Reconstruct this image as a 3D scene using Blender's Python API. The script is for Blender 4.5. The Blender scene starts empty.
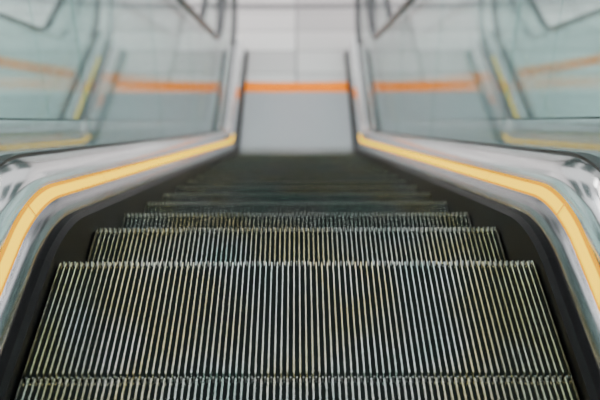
import bpy, math, bmesh
from math import sin, cos, tan, radians, pi

# ------------------------------------------------------------ helpers
def mat(name, base=(0.5,0.5,0.5), metal=0.0, rough=0.5, emis=None, estr=0.0, noise=None, spec=0.5, rnoise=None):
    m = bpy.data.materials.new(name); m.use_nodes = True
    nt = m.node_tree; b = nt.nodes['Principled BSDF']
    b.inputs['Base Color'].default_value = (*base, 1)
    b.inputs['Metallic'].default_value = metal
    b.inputs['Roughness'].default_value = rough
    b.inputs['Specular IOR Level'].default_value = spec
    if emis:
        b.inputs['Emission Color'].default_value = (*emis, 1)
        b.inputs['Emission Strength'].default_value = estr
    if noise:
        scale, cols = noise
        tc = nt.nodes.new('ShaderNodeTexCoord')
        mp = nt.nodes.new('ShaderNodeMapping'); mp.inputs['Scale'].default_value = scale
        n = nt.nodes.new('ShaderNodeTexNoise'); n.inputs['Scale'].default_value = 1.0
        n.inputs['Detail'].default_value = 3
        r = nt.nodes.new('ShaderNodeValToRGB')
        els=r.color_ramp.elements
        els[0].position=.34; els[1].position=.66
        els[0].color=(*cols[0],1); els[1].color=(*cols[-1],1)
        for i,c in enumerate(cols[1:-1]):
            e=els.new(.34+.32*(i+1)/(len(cols)-1)); e.color=(*c,1)
        nt.links.new(tc.outputs['Object'], mp.inputs[0]); nt.links.new(mp.outputs[0], n.inputs['Vector'])
        nt.links.new(n.outputs['Fac'], r.inputs[0]); nt.links.new(r.outputs[0], b.inputs['Base Color'])
    return m

def glass_mat():
    m = bpy.data.materials.new('balustrade_glass'); m.use_nodes = True
    nt = m.node_tree; nt.nodes.clear()
    o = nt.nodes.new('ShaderNodeOutputMaterial')
    t = nt.nodes.new('ShaderNodeBsdfTransparent'); t.inputs[0].default_value = (.875, .95, .94, 1)
    g = nt.nodes.new('ShaderNodeBsdfGlossy'); g.inputs['Roughness'].default_value = .02
    f = nt.nodes.new('ShaderNodeFresnel')
    geo = nt.nodes.new('ShaderNodeNewGeometry')
    mr = nt.nodes.new('ShaderNodeMapRange')
    mr.inputs[3].default_value = 1.22; mr.inputs[4].default_value = 1/1.22
    nt.links.new(geo.outputs['Backfacing'], mr.inputs[0]); nt.links.new(mr.outputs[0], f.inputs[0])
    mx = nt.nodes.new('ShaderNodeMixShader')
    nt.links.new(f.outputs[0], mx.inputs[0]); nt.links.new(t.outputs[0], mx.inputs[1])
    nt.links.new(g.outputs[0], mx.inputs[2]); nt.links.new(mx.outputs[0], o.inputs[0])
    return m

def mesh_obj(name, verts, faces, m, smooth=False, mesh=None):
    if mesh is None:
        mesh = bpy.data.meshes.new(name); mesh.from_pydata(verts, [], faces); mesh.update()
        bm = bmesh.new(); bm.from_mesh(mesh); bmesh.ops.recalc_face_normals(bm, faces=bm.faces); bm.to_mesh(mesh); bm.free()
        mesh.materials.append(m)
        if smooth:
            for p in mesh.polygons: p.use_smooth = True
    o = bpy.data.objects.new(name, mesh); bpy.context.scene.collection.objects.link(o)
    return o

def add_box(V, F, x0, x1, y0, y1, z0, z1):
    n = len(V)
    V += [(x0,y0,z0),(x1,y0,z0),(x1,y1,z0),(x0,y1,z0),(x0,y0,z1),(x1,y0,z1),(x1,y1,z1),(x0,y1,z1)]
    F += [tuple(n+i for i in f) for f in [(0,3,2,1),(4,5,6,7),(0,1,5,4),(1,2,6,5),(2,3,7,6),(3,0,4,7)]]

def box(name, x0,x1,y0,y1,z0,z1, m):
    V=[];F=[]; add_box(V,F,x0,x1,y0,y1,z0,z1); return mesh_obj(name,V,F,m)

# ------------------------------------------------------------ materials
M_skirt = mat('black_skirt', (.003,.003,.0035), 0, .45, spec=.1)
M_inner = mat('inner_deck_steel', (.26,.26,.265), 1, .2)
M_deck  = mat('deck_stainless', (.97,.97,.98), 1, .13)
M_gasket= mat('gasket_rubber', (.008,.008,.008), 0, .5)
M_strip = mat('amber_skirt_light', (.02,.01,.0), 0, .6, (1.0,.42,.0), 1.5, spec=0)
M_core  = mat('amber_glow_core', (.02,.01,.0), 0, .6, (1.0,.62,.0), 2.7, spec=0)  # brighter core over orange edges imitates the strip's glow by colour
M_joint = mat('glowing_strip_joint', (.8,.5,.1), .6, .3, (1.0,.35,.0), .35)  # amber emission put into the channel metal, which is no lamp
M_clad  = mat('cladding_panel', (.85,.86,.87), .9, .22)
M_rail  = mat('handrail_rubber', (.05,.05,.055), 0, .25)
M_glass = glass_mat()
M_cleat = mat('cleat_aluminium_reflections', (.7,.72,.68), 1, .2, noise=((2.6,1.6,1), [(.46,.72,.63),(.82,.88,.82),(.86,.78,.44),(.94,.96,.92)]))  # teal and yellow noise tints paint reflected colour onto the cleats
M_tooth = mat('tooth_aluminium', (.7,.73,.71), 1, .3)
M_groove= mat('groove_dark', (.005,.009,.008), .0, .6, spec=.08)
M_plate = mat('landing_plate', (.40,.40,.42), .4, .5)
M_comb  = mat('comb_plate', (.45,.45,.45), 1, .4)
M_orange= mat('orange_inlay', (1.0,.22,.0), 0, .7, spec=.05)
M_dark  = mat('dark_inlay', (.14,.13,.14), 0, .4)
M_wall  = mat('wall_paint', (.78,.80,.80), 0, .7)
M_panel = mat('dark_reflection_panel', (.03,.06,.056), 0, .3)  # for dark panels added to vary reflections in chrome and glass
M_baffle  = mat('ceiling_baffle', (.045,.05,.05), 0, .6)  # dark surface for the added overhead baffles
M_light = mat('fill_light_panel', (1,1,1), 0, .5, (1,.98,.96), 32)  # emitter of the added fill lights
M_frame = mat('fill_light_frame', (.2,.2,.2), .5, .4)

M_floor = bpy.data.materials.new('polished_tiles'); M_floor.use_nodes = True
nt = M_floor.node_tree; b = nt.nodes['Principled BSDF']
b.inputs['Roughness'].default_value = .2
tc = nt.nodes.new('ShaderNodeTexCoord')
br = nt.nodes.new('ShaderNodeTexBrick'); br.offset = 0
br.inputs['Color1'].default_value = (.50,.465,.46,1); br.inputs['Color2'].default_value = (.80,.755,.74,1)
br.inputs['Mortar'].default_value = (.28,.26,.26,1); br.inputs['Scale'].default_value = 1
br.inputs['Mortar Size'].default_value = .014; br.inputs['Brick Width'].default_value = 2.4; br.inputs['Row Height'].default_value = .6
nt.links.new(tc.outputs['Object'], br.inputs['Vector']); nt.links.new(br.outputs[0], b.inputs['Base Color'])

# ------------------------------------------------------------ path
ZL = -3.73
YB = 1.95; SL = tan(radians(30)); YE = YB + (-ZL)/SL
YS0, YEND = -0.9, 10.7
def path_z(y):
    r = .22
    def soft(t):
        if t < -r: return 0
        if t > r: return t
        return (t+r)**2/(4*r)
    return -SL*(soft(y-YB) - soft(y-YE))
YS = []
y = YS0
while y < YEND-1e-6:
    YS.append(y)
    near = min(abs(y-YB), abs(y-YE))
    y += .025 if near < .3 else .15
YS.append(YEND)

def sweep(name, prof, m, ys=YS, closed=False, side=1, caps=False, smooth=False):
    V=[];F=[]; n=len(prof)
    for yy in ys:
        z=path_z(yy)
        for (px,pz) in prof: V.append((side*px,yy,z+pz))
    for i in range(len(ys)-1):
        for j in range(n if closed else n-1):
            a=i*n+j; bb=i*n+(j+1)%n
            F.append((a,bb,bb+n,a+n))
    if caps:
        F.append(tuple(range(n))); F.append(tuple((len(ys)-1)*n+k for k in range(n)))
    o=mesh_obj(name,V,F,m)
    if smooth:
        for p in o.data.polygons: p.use_smooth=True
        o.data.set_sharp_from_angle(angle=radians(28))
    return o

def bulge(p0,p1,amt,n=9):
    out=[]; dx,dz=p1[0]-p0[0],p1[1]-p0[1]; l=math.hypot(dx,dz); nx,nz=-dz/l,dx/l
    for i in range(n+1):
        t=i/n; h=amt*4*t*(1-t)
        out.append((p0[0]+dx*t+nx*h,p0[1]+dz*t+nz*h))
    return out

def seg_ys(a,b):
    r=[a]+[q for q in YS if a+.005<q<b-.005]+[b]; return r

H = 1.27; R = .47; YC = YEND-.2; YC0 = YS0+.2
def build_balustrade(par, side, amber_end):
    s = 'left' if side<0 else 'right'
    parts=[]
    parts.append(sweep('skirt_'+s, [(.60,-.45),(.60,.035),(.612,.048),(.628,.050),(.628,-.45)], M_skirt, closed=True, side=side, caps=True))
    parts.append(sweep('inner_deck_'+s, bulge((.628,.054),(.657,.102),.006,6)+[(.664,.06),(.628,.03)], M_inner, closed=True, side=side, caps=True, smooth=True))
    edges=[YS0,.55,1.30,1.93,2.72,4.3,5.9,7.5,amber_end]
    for k in range(len(edges)-1):
        p = [(.657,.104),(.661,.112),(.672,.138),(.676,.146),(.688,.11),(.670,.09)]
        parts.append(sweep('light_strip_%s_%d'%(s,k), p, M_strip, ys=seg_ys(edges[k]+.004,edges[k+1]-.004), closed=True, side=side, caps=True))
        p = [(.6585,.1105),(.6700,.1375),(.673,.134),(.664,.108)]
        parts.append(sweep('glow_core_%s_%d'%(s,k), p, M_core, ys=seg_ys(edges[k]+.006,edges[k+1]-.006), closed=True, side=side, caps=True))
    parts.append(sweep('strip_channel_'+s, [(.657,.102),(.675,.142),(.70,.10)], M_joint, ys=seg_ys(YS0,amber_end), closed=True, side=side, caps=True))
    parts.append(sweep('strip_cover_'+s, [(.657,.102),(.676,.148),(.690,.10)], M_deck, ys=seg_ys(amber_end,YEND), closed=True, side=side, caps=True))
    parts.append(sweep('deck_'+s, bulge((.676,.148),(.743,.236),.014,14)+[(.745,.1),(.69,.1)], M_deck, closed=True, side=side, caps=True, smooth=True))
    parts.append(sweep('gasket_'+s, [(.742,.2),(.742,.244),(.780,.244),(.780,.2)], M_gasket, closed=True, side=side, caps=True))
    parts.append(sweep('outer_deck_'+s, [(.777,.2),(.777,.236)]+bulge((.79,.236),(.856,.19),.008,6)+[(.856,-1.0),(.83,-1.0),(.83,.15)], M_clad, closed=True, side=side, caps=True, smooth=True))
    def top(yy):
        zz=path_z(yy)
        yc=min(max(yy,YC0),YC); d=abs(yy-yc); 
        hh = (H-.03-R) + math.sqrt(max(R*R-d*d,0)) if d>0 else H-.03
        return zz+hh
    cuts=[YC0-R+.02, .1, 1.4, 3.0, 4.6, 6.2, 7.8, 9.2, YC+R-.02]
    for k in range(len(cuts)-1):
        a,bb=cuts[k]+.004,cuts[k+1]-.004
        n=max(2,int((bb-a)/.06)); V=[];F=[]
        for i in range(n+1):
            yy=a+(bb-a)*i/n; zt=top(yy)
            zb=path_z(yy)+.21
            if yy>YEND or yy<YS0:
                yc=YC if yy>YEND else YC0
                d=abs(yy-yc); zb=path_z(yy)+(H-.03-R)-math.sqrt(max(R*R-d*d,0))
            for (x,z) in ((.755,zb),(.767,zb),(.767,zt),(.755,zt)): V.append((side*x,yy,z))
        for i in range(n):
            for j in range(4):
                p=i*4+j;q=i*4+(j+1)%4; F.append((p,q,q+4,p+4))
        F.append((0,1,2,3)); F.append(tuple(n*4+k2 for k2 in range(4)))
        parts.append(mesh_obj('glass_%s_%d'%(s,k),V,F,M_glass))
    pts=[]
    pts.append((YS0+.35, path_z(YS0)+H-2*R-.01))
    for i in range(0,17):
        a=-pi/2 - pi*i/16; pts.append((YC0+ (R+.01)*cos(a), path_z(YS0)+H-R+.0+ (R+.01)*sin(a)))
    for q in YS:
        if YC0+.05<q<YC-.05: pts.append((q, path_z(q)+H))
    for i in range(0,17):
        a=pi/2 - pi*i/16; pts.append((YC+(R+.01)*cos(a), ZL+H-R+(R+.01)*sin(a)))
    pts.append((YEND-.35, ZL+H-2*R-.01))
    V=[];F=[]; K=12
    for i,(yy,zz) in enumerate(pts):
        p0=pts[max(i-1,0)];p1=pts[min(i+1,len(pts)-1)]
        ty,tz=p1[0]-p0[0],p1[1]-p0[1]; l=math.hypot(ty,tz); ny,nz=-tz/l,ty/l
        for k in range(K):
            a=2*pi*k/K; ca,sa=cos(a),sin(a)
            rx=.036*(abs(ca)**.7)*(1 if ca>0 else -1); rn=.018*(abs(sa)**.8)*(1 if sa>0 else -1)
            V.append((side*.761+rx, yy+ny*rn, zz+nz*rn))
    for i in range(len(pts)-1):
        for k in range(K):
            p=i*K+k;q=i*K+(k+1)%K; F.append((p,q,q+K,p+K))
    F.append(tuple(range(K)));F.append(tuple((len(pts)-1)*K+k for k in range(K)))
    parts.append(mesh_obj('handrail_'+s,V,F,M_rail,smooth=True))
    for p in parts: p.parent=par

# steps (shared meshes)
NC=86; HW=.597; PITCH=2*HW/NC; D=.4
CV=[];CF=[];TV=[];TF=[];GV=[];GF=[]
def cleat(V,F,x,y0,y1,z,wt,wb,h):
    n=len(V)
    V += [(x-wb,y0,z-h),(x+wb,y0,z-h),(x+wb,y1,z-h),(x-wb,y1,z-h),(x-wt,y0+.003,z),(x+wt,y0+.003,z),(x+wt,y1-.006,z),(x-wt,y1-.006,z)]
    F += [tuple(n+i for i in f) for f in [(4,5,6,7),(0,1,5,4),(1,2,6,5),(2,3,7,6),(3,0,4,7)]]
steps=[]
ye=1.852-5*D
while ye < 8.62:
    i=round((ye-1.852)/D)
    z = 0 if i<=0 else -.19-.231*(i-1)
    z=max(z,ZL)
    steps.append((ye-D,ye,z)); ye+=D
YCOMB=steps[-1][1]
for (a,bb,z) in steps:
    add_box(GV,GF,-HW,HW,a+.002,bb-.004,z-.06,z-.013)
    add_box(GV,GF,-HW,HW,bb-.05,bb-.012,z-.30,z-.05)
    for c in range(NC):
        x=-HW+PITCH*(c+.5)
        cleat(CV,CF,x,a+.004,bb-.002,z,.0012,.0015,.014)
        cleat(CV,CF,x,bb-.02,bb-.004,z-.012,.0018,.0018,.26)
        cleat(TV,TF,x+PITCH*.5 if c<NC-1 else x,bb-.008,bb+.004,z-.002,.0010,.0013,.011)
me_c=mesh_obj('tmp1',CV,CF,M_cleat); me_t=mesh_obj('tmp2',TV,TF,M_tooth); me_g=mesh_obj('tmp3',GV,GF,M_groove)
shared=[me_c.data,me_t.data,me_g.data]
for o in (me_c,me_t,me_g): bpy.data.objects.remove(o)

def escalator(cx, cy, cz, amber_end):
    e=bpy.data.objects.new('escalator',None); bpy.context.scene.collection.objects.link(e)
    build_balustrade(e,-1,amber_end); build_balustrade(e,1,amber_end)
    for nm,me in zip(('step_cleats','step_teeth','step_bodies'),shared):
        o=mesh_obj(nm,None,None,None,mesh=me); o.parent=e
    V=[];F=[]
    for c in range(NC):
        x=-HW+PITCH*(c+1)
        add_box(V,F,x-.003,x+.003,YCOMB-.03,YCOMB+.08,ZL-.004,ZL+.006)
    add_box(V,F,-HW,HW,YCOMB+.05,YCOMB+.2,ZL-.03,ZL+.009)
    o=mesh_obj('comb_plate_lower',V,F,M_comb); o.parent=e
    V=[];F=[]
    add_box(V,F,-HW,HW,YCOMB+.2,9.70-cy,ZL-.03,ZL+.006)
    for c in range(40):
        x=-HW+2*HW/40*(c+.5); add_box(V,F,x-.004,x+.004,YCOMB+.2,9.69-cy,ZL+.006,ZL+.009)
    o=mesh_obj('landing_plate_lower',V,F,M_plate); o.parent=e
    V=[];F=[]; add_box(V,F,-HW,HW,YS0,steps[0][0],-.03,.006)
    o=mesh_obj('landing_plate_upper',V,F,M_plate); o.parent=e
    V=[];F=[]; ys=[q for q in YS if q<9]
    for q in ys:
        z=path_z(q); V+=[(-.83,q,z-1.0),(.83,q,z-1.0)]
    for i in range(len(ys)-1): F.append((2*i,2*i+1,2*i+3,2*i+2))
    o=mesh_obj('truss_soffit',V,F,M_clad); o.parent=e
    e.location=(cx,cy,cz)
    return e
SP=1.725
escalator(0,0,0, YE+.12)
escalator(-SP,.20,.0, 10.2)
escalator(SP,.20,.0, 10.2)

# ------------------------------------------------------------ building
FZ=ZL-.001
box('floor',-14,14,-6,24,FZ-.2,FZ,M_floor)
def arc_strip(name, y0, k, w, m, xm=6.0, h=.004):
    V=[];F=[];n=48
    for i in range(n+1):
        x=-xm+2*xm*i/n; yy=y0+k*x*x
        V+=[(x,yy-w/2,FZ),(x,yy+w/2,FZ),(x,yy-w/2,FZ+h),(x,yy+w/2,FZ+h)]
    for i in range(n):
        a=4*i; F+=[(a+2,a+6,a+7,a+3),(a,a+2,a+6,a+4)[::1],(a+1,a+5,a+7,a+3)]
    return mesh_obj(name,V,F,m)
arc_strip('floor_inlay_stripe', 9.82,.052,.25,M_orange)
arc_strip('floor_inlay_stripe', 12.2,.02,.14,M_dark)
box('upper_floor_slab',-14,-2.62,-6,.9,-.5,-.001,M_floor)
box('upper_floor_slab',2.62,14,-6,.9,-.5,-.001,M_floor)
box('upper_floor_slab',-2.62,2.62,-6,-.92,-.5,-.001,M_floor)
box('wall_far',-14,14,24,24.2,FZ-.2,6,M_wall)
box('wall_back',-14,14,-6.2,-6,FZ-.2,6,M_wall)
box('wall_left',-14.2,-14,-6,24.2,FZ-.2,6,M_wall)
box('wall_right',14,14.2,-6,24.2,FZ-.2,6,M_wall)
i=0
for sx in (-1,1):
    for y0 in (-4.5,2.5,9.5,16.5):  # invented dark side-wall panels, there to break up reflections
        i+=1
        V=[];F=[]
        for (z0,z1) in ((FZ,FZ+2.9),(.3,3.4)):
            x0,x1=sorted((sx*13.99,sx*13.9)); add_box(V,F,x0,x1,y0,y0+4.2,z0,z1)
        mesh_obj('reflection_panel_%d'%i,V,F,M_panel)
for x0 in (-11.5,-2.2,7.3):  # same added dark reflection panels on the far wall
    i+=1
    V=[];F=[]
    for (z0,z1) in ((FZ,FZ+2.9),(.3,3.4)): add_box(V,F,x0,x0+4.4,23.9,23.99,z0,z1)
    mesh_obj('reflection_panel_%d'%i,V,F,M_panel)
V=[];F=[]
for (a,bb) in [(-6,-1.2),(-.6,1.2),(2.2,3.4),(4.6,5.7),(6.1,6.8),(7.15,7.6),(8.1,9.2),(9.9,14.7),(14.95,18.2),(18.5,24)]:  # unseen slotted ceiling, gaps shaped to stripe and darken reflections
    add_box(V,F,-9.5,9.5,a,bb,6,6.25)
for x in (-11.8,-9.5,-4.8,4.8,9.5,11.8):
    add_box(V,F,x-.25,x+.25,-6,24,5.9,6.2)
mesh_obj('unseen_ceiling_baffles',V,F,M_baffle)

for (x,y) in [(-5,4),(5,4),(-5.2,8.5),(5.2,8.5),(-4.2,11.5),(4.2,11.5),(-4,14.8),(4,14.8),(-4,20.5),(4,20.5)]:  # unseen lights added to brighten the lower floor and walls
    e=bpy.data.objects.new('added_fill_light',None); bpy.context.scene.collection.objects.link(e)
    V=[];F=[]; add_box(V,F,-1.3,1.3,-.3,.3,-.03,0); o=mesh_obj('fill_emitter',V,F,M_light); o.parent=e
    V=[];F=[]; add_box(V,F,-1.34,1.34,-.34,.34,0,.08)
    for sx in (-1,1): add_box(V,F,sx*1.1-.01,sx*1.1+.01,-.01,.01,.08,1.4)
    o=mesh_obj('fill_frame',V,F,M_frame); o.parent=e
    e.location=(x,y,4.6)

w=bpy.data.worlds.new('World'); bpy.context.scene.world=w; w.use_nodes=True
w.node_tree.nodes['Background'].inputs[0].default_value=(.95,.97,1,1)
w.node_tree.nodes['Background'].inputs[1].default_value=6.3

# ------------------------------------------------------------ camera
cd=bpy.data.cameras.new('camera'); cam=bpy.data.objects.new('camera',cd); bpy.context.scene.collection.objects.link(cam)
cam.location=(0,0,1.465)
cam.rotation_euler=(radians(90-34.7),0,radians(-.25))
cd.sensor_width=36; cd.lens=940/600*36
cd.dof.use_dof=True; cd.dof.focus_distance=2.4; cd.dof.aperture_fstop=2.3
cd.clip_start=.05
bpy.context.scene.camera=cam
